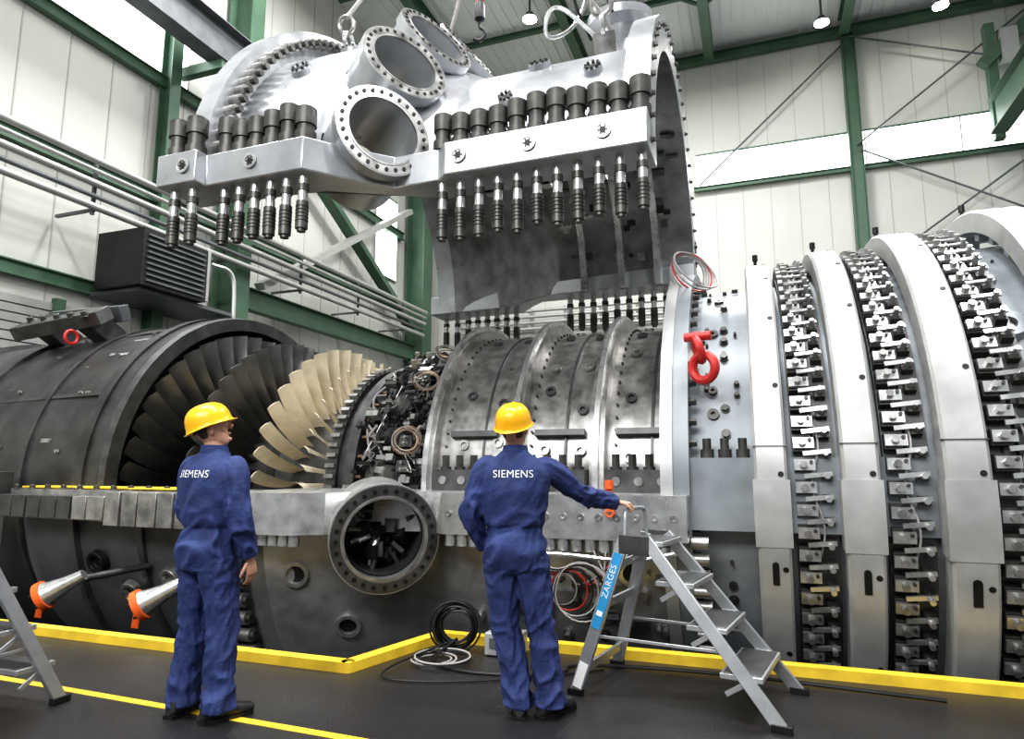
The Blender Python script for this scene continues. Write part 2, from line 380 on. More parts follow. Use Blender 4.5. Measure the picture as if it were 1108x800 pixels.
for s0 in(-4.9,-3.66):
    o=Vector((s0,-3.38,-1.0));d=Vector((.8,.45,.5)).normalized()
    m.lathe(o,d,[(0,.001),(0,.09),(.03,.12),(.04,.12)],BLACK,20)
    m.lathe(o,d,[(-.02,.14),(.04,.14),(.04,.1),(-.02,.1)],ORNG,24,True)
    m.lathe(o,d,[(.04,.12),(.1,.1),(.24,.07),(.4,.055),(.4,.001)],MACH,20)
    m.cyl(o+d*.3,Vector((s0+.45,-2.6,-.8)),.035,DKST)
    for k in range(4): m.cyl(o+Vector((-.02*k,.02,.0)),o+Vector((-.02*k-.03,.02,-.2)),.012,ORNG,n=6)
    for k in range(6):
        a=k*1.05;u=d.orthogonal().normalized();q=Matrix.Rotation(a,3,d)@u;m.bolt(o+q*.12-d*.02,-d,.013,.03,BLACK)
m.obj('drain_nozzles',turb)
m=MB()
for s0 in(-5,-1.2,1.2,3.6): 
    for t0 in(-1.4,1.4): m.box((s0,t0,-2.35),(.6,.6,1.3),GREY)
m.obj('machine_pedestals',turb)
# ---------------------------------------------------------------- compressor casing
m=MB()
m.rev([(.85,2.42),(1.06,2.42),(1.06,2.16),(1.5,2.18),(2.4,2.25),(3.2,2.36),(4.2,2.46),(5.2,2.52),(5.2,2.62),(5.4,2.62),(5.4,2.5),(7,2.5),(7,1.2),(.85,1.2)],GREY,0,360,130)
m.rev([(.83,2.44),(.93,2.44),(.93,2.2),(.83,2.2)],RING,0,360,130)
for k in range(48):
    p=E(-40+k*4.6)*2.3+X*1.06;m.bolt(p,X,.03,.06,BOLT)
for k in range(10):
    p=E(-9-k*3.2)*2.42+X*1.06;m.cyl(p,p+X*.13,.05,STEEL,n=12)
for sg in(-1,1):
    m.prism([(1.06,2.1*sg),(1.06,2.36*sg),(2.4,2.36*sg),(4.2,2.5*sg),(5.5,2.6*sg),(5.5,2.1*sg)],-.28,.3,GREY)
for x in(1.2,1.34,1.48,3.25,3.4,3.55,4.1,4.25):
    y=-2.28 if x<2 else -2.4
    m.cyl((x,y,.3),(x,y,.37),.055,BOLT,n=12);m.cyl((x,y,.37),(x,y,.46),.035,BOLT,n=10)
for s0,ph,r0,a in((1.25,18,2.17,.05),(1.25,24,2.17,.04),(1.25,42,2.17,.05),(1.3,60,2.17,.045),(1.3,-30,2.17,.04),(1.35,-20,2.17,.035)):
    m.lathe(E(ph)*r0+X*s0,E(ph),[(0,a),(.03,a),(.03,a*.4),(.0,a*.4),(0,.001)],BOLT,14)
for s0,ph,r0,a in((3.45,33,2.39,.13),(3.4,48,2.38,.12),(4.1,30,2.44,.14),(3.5,20,2.4,.09),(3.45,-22,2.4,.09),(4.2,45,2.45,.12)):
    m.lathe(E(ph)*r0+X*s0,E(ph),[(0,a*1.2),(.05,a),(.05,a*.5),(-.0,a*.45),(0,.001)],GREY,24)
    m.lathe(E(ph)*r0+X*s0,E(ph),[(.02,a*.45),(.02,.001)],BLACK,16)
for k in range(70):
    s0=R.choice([1.15,1.2,1.35,1.45,3.35,3.5,3.6,4.2,4.4]);ph=R.uniform(-40,80);m.bolt(E(ph)*(2.17+.09*(s0-1.2))+X*s0,E(ph),R.choice([.012,.02,.03]),.04,BOLT)
m.obj('compressor_casing',turb)
for i,(s0,w,r0) in enumerate(((1.68,.24,2.46),(2.3,.25,2.54),(2.95,.28,2.64),(3.78,.32,2.78))):
    m=MB();ri=r0-.2
    m.rev([(s0-w/2,r0-.02),(s0-w/2+.02,r0),(s0+w/2-.02,r0),(s0+w/2,r0-.02),(s0+w/2,ri),(s0-w/2,ri)],RING,0,360,140)
    m.box(E(-14)*r0+X*s0,(w*.2,.16,.02),BLACK,RX(-14))  # slot drawn as a black capsule, its inner shade put into the colour
    for ph in(-14,-12.2): m.cyl(E(ph)*r0+X*s0,E(ph)*(r0+.012)+X*s0,w*.1,BLACK,n=14)
    for ph in(-3,9):
        m.rev([(s0-w/2-.004,r0+.004),(s0+w/2+.004,r0+.004),(s0+w/2+.004,r0-.03),(s0-w/2-.004,r0-.03)],BOLT,ph,ph+.2,1)
    m.rev([(s0-w/2-.015,r0+.008),(s0+w/2+.015,r0+.008),(s0+w/2+.015,ri),(s0-w/2-.015,ri)],RING,-9,3,8)
    for k in range(12):
        ph=-30+k*17;m.cyl(E(ph)*(r0-.01)+X*(s0+w*.3),E(ph)*(r0+.004)+X*(s0+w*.3),.022,BLACK,n=10)  # round holes as black discs, shade painted on the ring surface
    for k in range(40): m.box(E(k*9)*(ri-.06)+X*s0,(w*.7,.12,.06),GREY,RX(k*9))
    m.cyl(E(90)*r0+X*s0,E(90)*(r0+.18)+X*s0,.018,BLACK,n=8);m.cyl(E(90)*(r0+.15)+X*s0,E(90)*(r0+.22)+X*s0,.03,BLACK,n=8)
    m.obj('vane_actuating_ring_%d'%(i+1),turb)
m=MB()
for s0,rb in((1.92,2.24),(2.08,2.26),(2.55,2.3),(2.71,2.32),(3.2,2.4),(3.38,2.42)):
    odd=s0 in(2.08,2.71,3.38)
    m.rev([(s0-.07,rb+.05),(s0+.07,rb+.05),(s0+.07,rb-.1),(s0-.07,rb-.1)],DKST,-75,150,80)
    for k in range(52):
        ph=-68+k*4.1+(2 if odd else 0);er=E(ph);et=T(ph);M3=Matrix((X,et,er)).transposed();c=er*(rb+.06)+X*s0
        if not odd:
            m.box(c+er*.03,(.13,.12,.09),BOLT,M3);m.box(c+er*.1+X*.01,(.15,.085,.03),MACH,M3)
            m.cyl(c+er*.08,c+er*.16,.028,STEEL,n=8);m.cyl(c+er*.1+X*.055+et*.02,c+er*.14+X*.055+et*.02,.014,BOLT,n=6)
        else:
            m.box(c+er*.02,(.08,.07,.08),BOLT,M3);m.beam(c+er*.1-X*.16,c+er*.1+X*.04+et*.02,.035,.02,MACH,up=er)
            m.cyl(c+er*.06,c+er*.15,.022,MACH,n=8)
for s0,rb in((2.0,2.36),(2.62,2.42),(3.3,2.5)):
    m.tube([E(-12)*rb+X*s0,E(-5)*(rb+.08)+X*(s0+.06),E(2)*rb+X*(s0-.05),E(9)*(rb+.06)+X*(s0+.05),E(15)*rb+X*s0],.008,WIRE)
m.obj('guide_vane_levers',turb)
m=MB()
m.box((1.1,-2.08,1.24),(.08,.1,.2),STEEL);m.torus((1.16,-2.24,1.22),(1,.2,.3),.1,.035,RED);m.torus((1.2,-2.26,1.06),(.6,1,.1),.11,.04,RED);m.cyl((1.05,-2.24,1.33),(1.27,-2.28,1.33),.04,RED)
for k in range(6): m.torus((1.0+.02*k,-1.15-.03*k,2.2),(.6,-1+.1*k,.1*k),.19+.014*k,.01,RED if k==3 else WIRE,k=5)
m.obj('shackle_and_cable_loops',turb)
m=MB()
for x,t0 in((-.35,-2.66),(.45,-2.66)):
    m.box((x,t0,-.04),(.05,.02,.18),ORNG);m.cyl((x,t0,.05),(x,t0,.12),.035,ORNG,n=10);m.torus((x,t0,-.14),(0,1,0),.03,.01,ORNG,n=12,k=6)
m.obj('orange_locating_pins',turb)
m=MB()
for k in range(7):
    r=.14+.02*k;pts=[(-.3+.02*k,-2.6,-.5)]+[(r*cos(a)+.05+.03*k,-2.66-.012*k,-.75+r*sin(a)) for a in [2.6,1.5,.3,-.8,-1.8,-2.8,2.2,1.0,0]]+[(.6-.05*k,-2.6,-.45)]
    m.tube(pts,.006,RED if k==2 else (BLACK if k%2 else WIRE),sm=2)
m.tube([(-.6,-2.66,-.5),(0,-2.72,-.46),(.6,-2.68,-.52),(.95,-2.66,-.44)],.016,MACH)
m.obj('hanging_cables',turb)
# ---------------------------------------------------------------- lifted upper casing
UC=Matrix.Translation((1.27,8.11,4.2))@ROT
up=empty('lifted_casing_half',UC)
m=MB()
ps=[port(m,-1.72,2.74,ph,rb=.37,ro=.49,mt=SILV,tilt=52,depth=.85,face=.12,fc=STEEL) for ph in(11,33,55,77,99)]
m.rev([(-3.78,3.18),(-3.55,3.18),(-3.55,2.86),(-3.3,2.84),(-2.5,2.82),(-1.3,2.2),(.5,2.2),(.6,2.24),(.6,2.46),(.84,2.46),(.84,2.1),(-1.3,2.08),(-2.6,2.7),(-3.45,2.74),(-3.78,2.74)],SILV,0,180,170,skip=holefn(ps,.44),sub=2)
for k in range(58):
    p=E(4+k*3)*3.02; m.cyl(p+X*-3.55,p+X*-3.42,.06,STEEL,n=12);m.cyl(p+X*-3.42,p+X*-3.36,.04,BOLT,n=8)
for x in(-.9,-.3,.25): m.rev([(x,2.12),(x+.1,2.12),(x+.1,1.95),(x,1.95)],MACH,0,180,90)
m.rev([(-3.45,2.72),(-2.6,2.68),(-1.3,2.06),(.83,2.07)],INNER,0.3,179.7,110,closed=False,sub=2,skip=holefn(ps,.4))
for i in range(40):
    ph=R.uniform(110,170);s0=R.uniform(-1.1,.7);m.box(E(ph)*2.05+X*s0,(R.uniform(.04,.2),R.uniform(.04,.12),.06),R.choice([DKST,STEEL,BLACK]),RX(ph))
for k in range(30): m.bolt(E(3+k*6)*2.38+X*.84,X,.025,.04,BOLT)
for s0,ph,a in((-3.05,36,.1),(-3.0,60,.11),(-.5,50,.1),(.2,35,.08),(-3.0,84,.09),(-.7,28,.07)):
    r0=2.83 if s0<-1.3 else 2.2
    m.lathe(E(ph)*r0+X*s0,E(ph),[(-.02,a*1.3),(.06,a*1.2),(.06,a*.6),(.0,a*.55),(0,.001)],SILV,24)
    m.lathe(E(ph)*(r0+.01)+X*s0,E(ph),[(0,a*.6),(0,.001)],BLACK,18)
    for k in range(8):
        q=Matrix.Rotation(k*pi/4,3,E(ph))@X;m.bolt(E(ph)*(r0+.06)+X*s0+q*a*.9,E(ph),.015,.03,BOLT)
d=(E(80)).normalized();o=E(80)*2.15+X*.25
m.lathe(o,d,[(0,.3),(.1,.24),(.5,.22),(.55,.4),(.65,.4),(.65,.2),(.1,.18)],SILV,40)
for k in range(16):
    q=Matrix.Rotation(k*pi/8,3,d)@X;m.bolt(o+d*.65+q*.34,d,.03,.04,BOLT)
m.obj('casing_shell',up)
m=MB()
fu=[(-3.95,-3.32),(-3.45,-3.32),(-3.45,-3.18),(-2.3,-3.18),(-1.95,-2.75),(-1.7,-2.5),(-1.2,-2.5),(-1.1,-2.6),(.84,-2.6),(.84,-2.05),(-1.3,-2.05),(-2.4,-2.65),(-3.4,-2.72),(-3.95,-2.74)]
for sg in(1,-1): m.prism([(x,y*sg) for x,y in fu],0,.33,SILV)
m.obj('casing_split_flange',up,bevel=.012)
m=MB()
for x,y in((-3.6,-3.33),(-2.9,-3.19),(-.95,-2.61),(-.25,-2.61),(.45,-2.61)):
    n=Vector((0,-1,0));o=Vector((x,y,.17))
    m.lathe(o,n,[(0,.075),(.015,.075),(.015,.055),(.005,.05),(.005,.001)],MACH,24);m.lathe(o,n,[(.012,.03),(.012,.001)],BLACK,12)
    for k in range(6): m.cyl(o+Vector((.038*cos(k*1.047),-.0,.038*sin(k*1.047))),o+Vector((.038*cos(k*1.047),-.014,.038*sin(k*1.047))),.008,BLACK,n=6)
m.obj('flange_plugs',up)
m=MB()
def stud(m,x,t,big=1.):
    r=.092*big;h=R.choice([.14,.2,.26])
    m.cyl((x,t,.33),(x,t,.33+.1),r*1.12,BOLT,n=20);m.cyl((x,t,.43),(x,t,.43+h*.5),r*.92,BOLT,n=20);m.cyl((x,t,.43+h*.5),(x,t,.6+h*.5),r*1.12,BOLT,n=20)
    m.cyl((x,t,.6+h*.5),(x,t,.62+h*.5),r*.8,BLACK,n=16)
    L=R.uniform(.5,.58)
    m.cyl((x,t,.0),(x,t,-L*.5),r*.5,MACH,n=14);m.cyl((x,t,-L*.18),(x,t,-L*.3),r*.62,BOLT,n=14);m.cyl((x,t,-L*.5),(x,t,-L),r*.64,BOLT,n=14)
    for k in range(5): m.torus((x,t,-L*.6-k*.035),Z,r*.64,.005,BLACK,n=14,k=4)
    m.cyl((x,t,-L),(x,t,-L-.03),r*.45,BOLT,n=10)
for sg in(1,-1):
    for x in(-3.83,-3.6): stud(m,x,-3.18*sg)
    for k in range(6): stud(m,-3.32+k*.19,-3.05*sg)
    for k in range(11): stud(m,-1.2+k*.196,-2.42*sg,.95)
m.obj('casing_studs',up)
m=MB()
for (x,ph,r0) in((-3.25,68,2.86),(-3.25,112,2.86),(.2,60,2.3),(.2,120,2.3)):
    p=E(ph)*r0+X*x
    m.box(p,(.25,.1,.25),STEEL,RX(ph))
    m.torus(p+E(ph)*.2,X,.1,.03,MACH);m.torus(p+E(ph)*.36+Vector((0,0,.05)),(0,1,.3),.11,.03,STEEL)
    q=p+E(ph)*.4+Vector((0,0,.1));m.tube([q,Vector((-1.4,0,6.9))],.03,WIRE,n=8,sm=0)
m.tube([E(60)*2.4+X*.1,E(60)*2.9+X*-.35,E(66)*2.5+X*-.6,E(70)*2.6+X*-.2,E(72)*3.1+X*.0],.025,MACH)
m.tube([E(62)*2.4+X*.3,E(58)*2.8+X*.1,E(62)*3.0+X*-.1,E(66)*2.8+X*.2],.02,WIRE)
m.tube([E(66)*2.4+X*.0,E(64)*3.0+X*-.2,E(68)*3.2+X*.1,E(70)*2.7+X*.25],.018,BLACK)
m.obj('lifting_slings',up)
m=MB()
hx,ht=-1.25,-1.4
for k in range(48): m.torus((hx,ht,2.75+k*.085),(1,0,0) if k%2 else (0,1,0),.04,.018,RED,n=10,k=5)
m.lathe((hx,ht,2.45),Z,[(0,.02),(.04,.06),(.22,.06),(.3,.02)],BLACK,14)
m.tube([(hx,ht,2.45),(hx,ht,2.38),(hx+.07,ht,2.33),(hx+.07,ht,2.25),(hx,ht,2.2),(hx-.07,ht,2.25)],.022,BLACK,8)
m.obj('hoist_chain_hook',M=UC)
m=MB()
m.box((-1.4,0,11.9),(9,.7,.9),GREEN);m.box((-1.4,0,11.3),(1.2,1.2,.3),DKST);m.box((-1.25,-1.4,11.25),(.5,.5,.4),RED);m.box((-1.25,-.9,11.55),(.3,1.4,.2),DKST)
for x in(-5,2.2): m.cyl((x,0,12.3),(x,0,17.2),.08,GREEN)
m.obj('overhead_crane',M=FR)
# ---------------------------------------------------------------- hall shell
m=MB()
m.prism([(-11.7,-20),(12,-20),(12,-2.75),(-.95,-2.75),(-1.2,-3.75),(-11.7,-3.75)],-.15,0,FLOOR)
m.prism([(-11.7,4),(12,4),(12,18),(-11.7,18)],-.15,0,FLOOR)
m.prism([(-11.7,-3.75),(12,-3.75),(12,4),(-11.7,4)],-1.95,-1.8,PIT)
m.prism([(-11.7,-3.8),(-1.15,-3.8),(-.9,-2.8),(12,-2.8),(12,-2.7),(-.95,-2.7),(-1.2,-3.7),(-11.7,-3.7)][::-1],-1.8,-.15,PIT)
m.obj('floor',M=FR)
m=MB();m.box((0,18.15,9),(24,.3,18),WALL)
for k in range(24): m.box((-11.4+k,18,9),(.025,.02,18),SEAM)
m.obj('wall_back',M=FR)
m=MB();m.box((-11.9,-1,9),(.3,38.6,18),WALL)
for k in range(36): m.box((-11.745,-19+k,9),(.02,.025,18),SEAM)
m.obj('wall_left',M=FR)
m=MB();m.box((0,-1,18.1),(24.1,38.6,.2),CEIL)
for k in range(60): m.box((-11.6+k*.4,-1,17.99),(.12,38,.05),CEIL)
m.obj('ceiling',M=FR)
def win(i,c,d,ax):
    m=MB();m.box(c,d,WINB)
    L=d[ax];n=max(2,int(L/3))
    for k in range(n+1):
        cc=list(c);cc[ax]+=-L/2+L*k/n;dd=[d[0]+.04,d[1]+.04,d[2]+.04];dd[ax]=.05;m.box(cc,dd,PIPE)
    for e in(-1,1):
        cc=list(c);cc[2]+=e*(d[2]/2+.04);dd=list(d);dd[2]=.08;m.box(cc,dd,GREEN)
    m.obj('window_%d'%i,M=FR)
win(1,(5.9,17.96,13.0),(12.,.06,1.25),0)
win(2,(-11.7,.4,12.3),(.06,7.2,2.6),1)
win(3,(-11.7,13.9,10.4),(.06,1.6,3.2),1)
def steel(name,fn):
    m=MB();fn(m);return m.obj(name,M=FR)
for x in(5.55,11.4): steel('steel_column',lambda m:m.ibeam((x,17.7,0),(x,17.7,17.4),.3,.45,GREEN,up=(1,0,0)))
steel('steel_beam',lambda m:m.ibeam((-10,17.7,17.6),(11.9,17.7,17.6),.3,.35,GREEN))
steel('steel_beam',lambda m:m.ibeam((-.2,17.8,12.2),(11.9,17.8,12.2),.15,.18,GREEN))
for a,b in(((5.6,17.6,17.3),(9.8,17.6,15.6)),((5.7,17.6,12.8),(11.5,17.6,9.3)),((6.8,17.6,9.0),(11.5,17.6,12.3)),((0,17.7,12.3),(5.5,17.7,17.2)),((5.6,17.6,13),(11.4,17.6,17.3))): steel('wall_bracing_rod',lambda m:m.cyl(a,b,.035,DGREY,n=6))
for y,w,h in((5.4,.5,.8),(15.8,.8,.8),(3.3,.3,.35),(-3,.3,.35)): steel('steel_column',lambda m:m.ibeam((-11.2 if w>.4 else -11.45,y,0),(-11.2 if w>.4 else -11.45,y,17.2),w,h,GREEN,up=(1,0,0)))
for z in(7.8,10.75,5.2): steel('steel_beam',lambda m:m.ibeam((-11.6,-6,z),(-11.6,15.1 if z>6 else 4.9,z),.16,.3,GREEN))
steel('steel_beam',lambda m:m.ibeam((-11.1,5.9,5.9),(-11.1,15.2,5.9),.3,.6,GREEN))
steel('diagonal_brace',lambda m:m.beam((-10.95,6.2,6.3),(-10.95,14.4,11.5),.2,.3,PIPE,up=(1,0,0)))
steel('diagonal_brace',lambda m:m.beam((-11.2,8.6,10.6),(-11.2,15.2,6.9),.2,.4,GREEN,up=(1,0,0)))
m=MB()
for k,z in enumerate((6.55,6.75,7.0,7.25,7.45)):
    m.cyl((-10.55+.03*k,-8,z),(-10.55+.03*k,15,z),.05 if k%2 else .075,PIPE if k!=1 else DGREY,n=10)
for y in(-5,-1.5,1,4.5,7.5,10.5,13.5): m.box((-10.63,y,7.0),(.06,.06,1.2),DGREY);m.box((-11.1,y,6.5),(1.1,.06,.06),DGREY)
m.obj('pipe_rack',M=FR)
m=MB()
for k,z in enumerate((7.0,7.25,7.5,7.75)): m.cyl((-10,17.3,z),(3.5,17.3,z),.07,PIPE,n=10)
for k in range(10): m.box((-9.8+k*1.45,17.6,7.4),(.05,.6,1.0),PIPE)
m.obj('pipe_rack',M=FR)
m=MB()
m.box((-10.6,2.5,5.7),(1.3,1.7,1.2),BLACK);m.box((-10.55,3.42,5.75),(1.1,.12,1.2),PIPE)
for k in range(9): m.box((-9.93,2.5,5.2+k*.12),(.06,1.5,.04),DGREY)
for k in range(10): m.box((-11.05+k*.11,3.5,5.75),(.04,.05,1.1),DGREY)
m.box((-10.9,3.1,5.05),(1.5,2.6,.08),DGREY);m.tube([(-10.4,3.9,6.2),(-10.3,4.5,6.2),(-10.3,4.6,5.6),(-10.3,4.6,4.0)],.05,PIPE)
m.obj('ventilation_unit',M=FR)
m=MB()
for k in range(26): m.box((-11.68,-.7,.12+k*.18),(.08,3.6,.15),PIPE)
for y in(-2.6,1.2): m.box((-11.6,y,2.4),(.15,.2,4.8),GREEN)
m.obj('door_1',M=FR)
m=MB()
m.ibeam((-10.4,-6,11.8),(-10.4,5.0,11.8),.5,1.0,DGREY);m.box((-10.4,5.0,11.8),(.6,.1,1.1),DGREY)
for y in(-3.4,3.7): m.beam((-11.6,y,11.2),(-10.2,y,11.2),.2,.25,GREEN)
m.obj('crane_runway_girder',M=FR)
m=MB()
m.ibeam((9.7,17,13.0),(9.7,10,13.0),.5,1.2,GREEN);m.beam((9.8,17.3,12.3),(9.8,17.3,16.5),.3,.3,GREEN);m.beam((9.5,17.2,15),(11.8,17.2,17.2),.3,.4,GREEN);m.box((10.3,17.2,15.6),(.5,.4,1.1),PIPE)
m.obj('crane_runway_girder',M=FR)
for x in(-9,-4.2,.6,5.4,10.2): steel('roof_beam',lambda m:m.ibeam((x,-18,17.6),(x,17.4,17.6),.35,.6,GREEN))
for y in(-2,4,10,14): steel('roof_purlin',lambda m:m.ibeam((-11.5,y,17.8),(11.8,y,17.8),.15,.2,GREEN))
for a,b in(((-4,4),(.5,10)),((.8,10),(5.3,4)),((.8,14),(5.3,10)),((-4,10),(.4,14)),((5.6,10),(10,14))): steel('roof_bracing',lambda m:m.cyl((*a,17.4),(*b,17.4),.07,GREEN,n=8))
for p in((-5.1,12.1),(4.5,15.8),(8.2,16.2),(-2,15.5),(1.8,9)):
    m=MB();m.cyl((*p,17.1),(*p,17.9),.04,DGREY);m.cyl((*p,16.9),(*p,17.15),.26,DGREY,r1=.1);m.cyl((*p,16.87),(*p,16.9),.24,LAMP);m.obj('pendant_lamp',M=FR)
m=MB()
cu=[(-11.7,-3.8),(-1.2,-3.8),(-.95,-2.8),(12,-2.8)]
for a,b in zip(cu,cu[1:]): m.beam((*a,.035),(*b,.035),.1,.07,YEL);m.cyl((*b,0),(*b,.07),.05,YEL)
m.obj('yellow_curb',M=FR)
m=MB();m.beam((-11.6,-4.55,.001),(6,-4.95,.001),.06,.003,YEL);m.obj('floor_marking_line',M=FR)
m=MB()
for k in range(12): m.torus((-.68+R.uniform(-.03,.03),-3.1+R.uniform(-.03,.03),.2),(R.uniform(.2,.8),-1,R.uniform(-.3,.5)),.12+.006*k,.008,BLACK,n=28,k=6)
for k in range(5): m.torus((-.66+R.uniform(-.1,.1),-3.38+R.uniform(-.06,.06),.012+.012*k),(R.uniform(-.05,.05),0,1),.13+.018*k,.007,BLACK if k%2 else WIRE,n=28,k=6)
m.tube([(-.68,-3.1,.1),(-.75,-3.5,.02),(-.3,-3.6,.015),(.3,-3.4,.015),(.2,-3.15,.02),(1.2,-3.0,.02),(2.6,-3.1,.015)],.012,BLACK)
m.tube([(-.68,-3.1,.1),(-1.0,-3.9,.02),(-.6,-3.9,.015),(0,-3.6,.015),(.5,-3.2,.015)],.008,BLACK)
m.obj('cable_coil',M=FR)
m=MB();m.box((-.3,-3.02,.09),(.28,.2,.16),RING);m.box((-.3,-3.125,.1),(.2,.01,.08),DGREY)
for k in(-1,1): m.cyl((-.3+k*.1,-3.02,.17),(-.3+k*.1,-3.02,.2),.02,BLACK)
m.box((-.3,-3.02,.005),(.26,.16,.01),BLACK);m.obj('junction_box',M=FR,bevel=.006)
# ---------------------------------------------------------------- text helper
def textmesh(s,size):
    cu=bpy.data.curves.new('t','FONT');cu.body=s;cu.size=size;cu.align_x='CENTER';cu.align_y='CENTER';cu.space_character=1.06
    o=bpy.data.objects.new('t',cu);C.objects.link(o);bpy.context.view_layer.update()
    me=bpy.data.meshes.new_from_object(o.evaluated_get(bpy.context.evaluated_depsgraph_get()));bpy.data.objects.remove(o)
    bm=bmesh.new();bm.from_mesh(me);bmesh.ops.triangulate(bm,faces=bm.faces)
    for _ in range(3):
        es=[e for e in bm.edges if e.calc_length()>size*.2]
        if es: bmesh.ops.subdivide_edges(bm,edges=es,cuts=1);bmesh.ops.triangulate(bm,faces=bm.faces)
    bm.to_mesh(me);bm.free();return me
# ---------------------------------------------------------------- stepladders
def ladder(M,label,kx=1.):
    L=empty('stepladder',M);m=MB();H=.97;f=.64*kx;b=.6*kx;tx=f-.8*kx
    for sg in(-1,1):
        m.beam((f,.36*sg,.0),(tx,.22*sg,H),.03,.075,ALU,up=(1,0,0))
        m.beam((-b,.36*sg,.0),(tx-.14,.22*sg,H),.03,.08,ALU,up=(1,0,0))
        m.box((f-.01,.36*sg,.02),(.11,.045,.04),BLACK);m.box((-b+.005,.36*sg,.02),(.1,.045,.04),BLACK)
        m.beam((-b*.75,.31*sg,.36),(f-.32*kx,.3*sg,.36),.008,.02,ALU)
    for k in range(4):
        z=.235*(k+1);q=z/H;x=f-.8*kx*q;w=.36-.14*q
        m.box((x-.03,0,z),(.24,2*w-.02,.03),ALU)
        m.box((x-.03,0,z+.017),(.21,2*w-.07,.006),DKST)
        for sg in(-1,1): m.beam((x-.12,sg*(w-.015),z-.1),(x+.02,sg*(w-.015),z-.01),.012,.03,ALU)
    for z in(.15,.55,.8):
        q=z/H;x=-b+(tx-.14+b)*q;w=.36-.14*q;m.beam((x,-w,z),(x,w,z),.025,.05,ALU)
    hx=tx-.14
    m.tube([(hx,-.22,H-.05),(hx,-.2,1.1),(hx,-.18,1.15),(hx,.18,1.15),(hx,.2,1.1),(hx,.22,H-.05)],.015,ALU,8,2)
    m.box((tx-.07,-.235,.93),(.2,.03,.12),DKST);m.box((tx-.07,.235,.93),(.2,.03,.12),DKST)
    m.obj('frame',L,bevel=.003)
    if label:
        m=MB();a=Vector((-b,-.36,0));c=Vector((hx,-.22,H));m.beam(a.lerp(c,.42)+Vector((0,-.019,0)),a.lerp(c,.9)+Vector((0,-.019,0)),.006,.06,BLUE,up=(1,0,0))
        me=textmesh('ZARGES',.058);d=(c-a).normalized();y=Vector((1,0,0)).cross(d).normalized();u=y.cross(d)
        if u.x>0:u=-u
        o=a.lerp(c,.72)+Vector((0,-.025,0))
        m.add([o+d*v.co.x+u*(v.co.y) for v in me.vertices],[tuple(p.vertices) for p in me.polygons],WHITE)
        m.beam(a.lerp(c,.5)+Vector((0,-.0235,0)),a.lerp(c,.53)+Vector((0,-.0235,0)),.004,.04,WHITE,up=(1,0,0))
        m.beam(a.lerp(c,.05)+Vector((0,-.018,0)),a.lerp(c,.2)+Vector((0,-.018,0)),.005,.06,WHITE,up=(1,0,0))
        m.obj('label',L)
    return L
LM=Matrix.Translation((1.1,4.48,0))@Matrix.Rotation(rad(-30),4,'Z')
ladder(LM,True)
ladder(Matrix.Translation((-3.22,4.07,0))@Matrix.Rotation(rad(72),4,'Z'),False,.6)
# ---------------------------------------------------------------- people
def hand(m,w,d,n,th,curl):
    w=Vector(w);d=Vector(d).normalized();n=Vector(n);n=(n-d*n.dot(d)).normalized();a=d.cross(n)*th
    m.loft([(w-d*.035,.026,.022),(w,.027,.021),(w+d*.03,.036,.017),(w+d*.065,.041,.015),(w+d*.088,.039,.012),(w+d*.094,.03,.006)],SKIN,side=a,n=16)
    for off,L,r in((.031,.068,.0088),(.0105,.078,.0092),(-.0105,.072,.0088),(-.031,.056,.0078)):
        p=w+d*.078+a*off;pts=[(p,r,r)];ang=0
        for k,(f,c) in enumerate(((.42,curl[0]),(.32,curl[1]),(.26,curl[2]))):
            ang=rad(c+abs(off)*80);dd=d*cos(ang)+n*sin(ang)+a*off*.8
            p=p+dd.normalized()*(L*f+(.012 if k==0 else 0));pts.append((p,r*(.97-.08*k),r*(.97-.08*k)))
        pts.append((p+dd.normalized()*.004,r*.45,r*.45));m.loft(pts,SKIN,side=a,n=10)
    p=w+d*.022+a*.028;pts=[(p,.012,.012)]
    for k,(q,c) in enumerate(((.032,.15),(.028,.45),(.022,.75))):
        dd=(d*.75+a*(.75-.35*k)+n*c*(1.2 if curl[0]>30 else .6)).normalized();p=p+dd*q;pts.append((p,.0112-.001*k,.0112-.001*k))
    pts.append((p+dd*.004,.005,.005));m.loft(pts,SKIN,side=n,n=10)
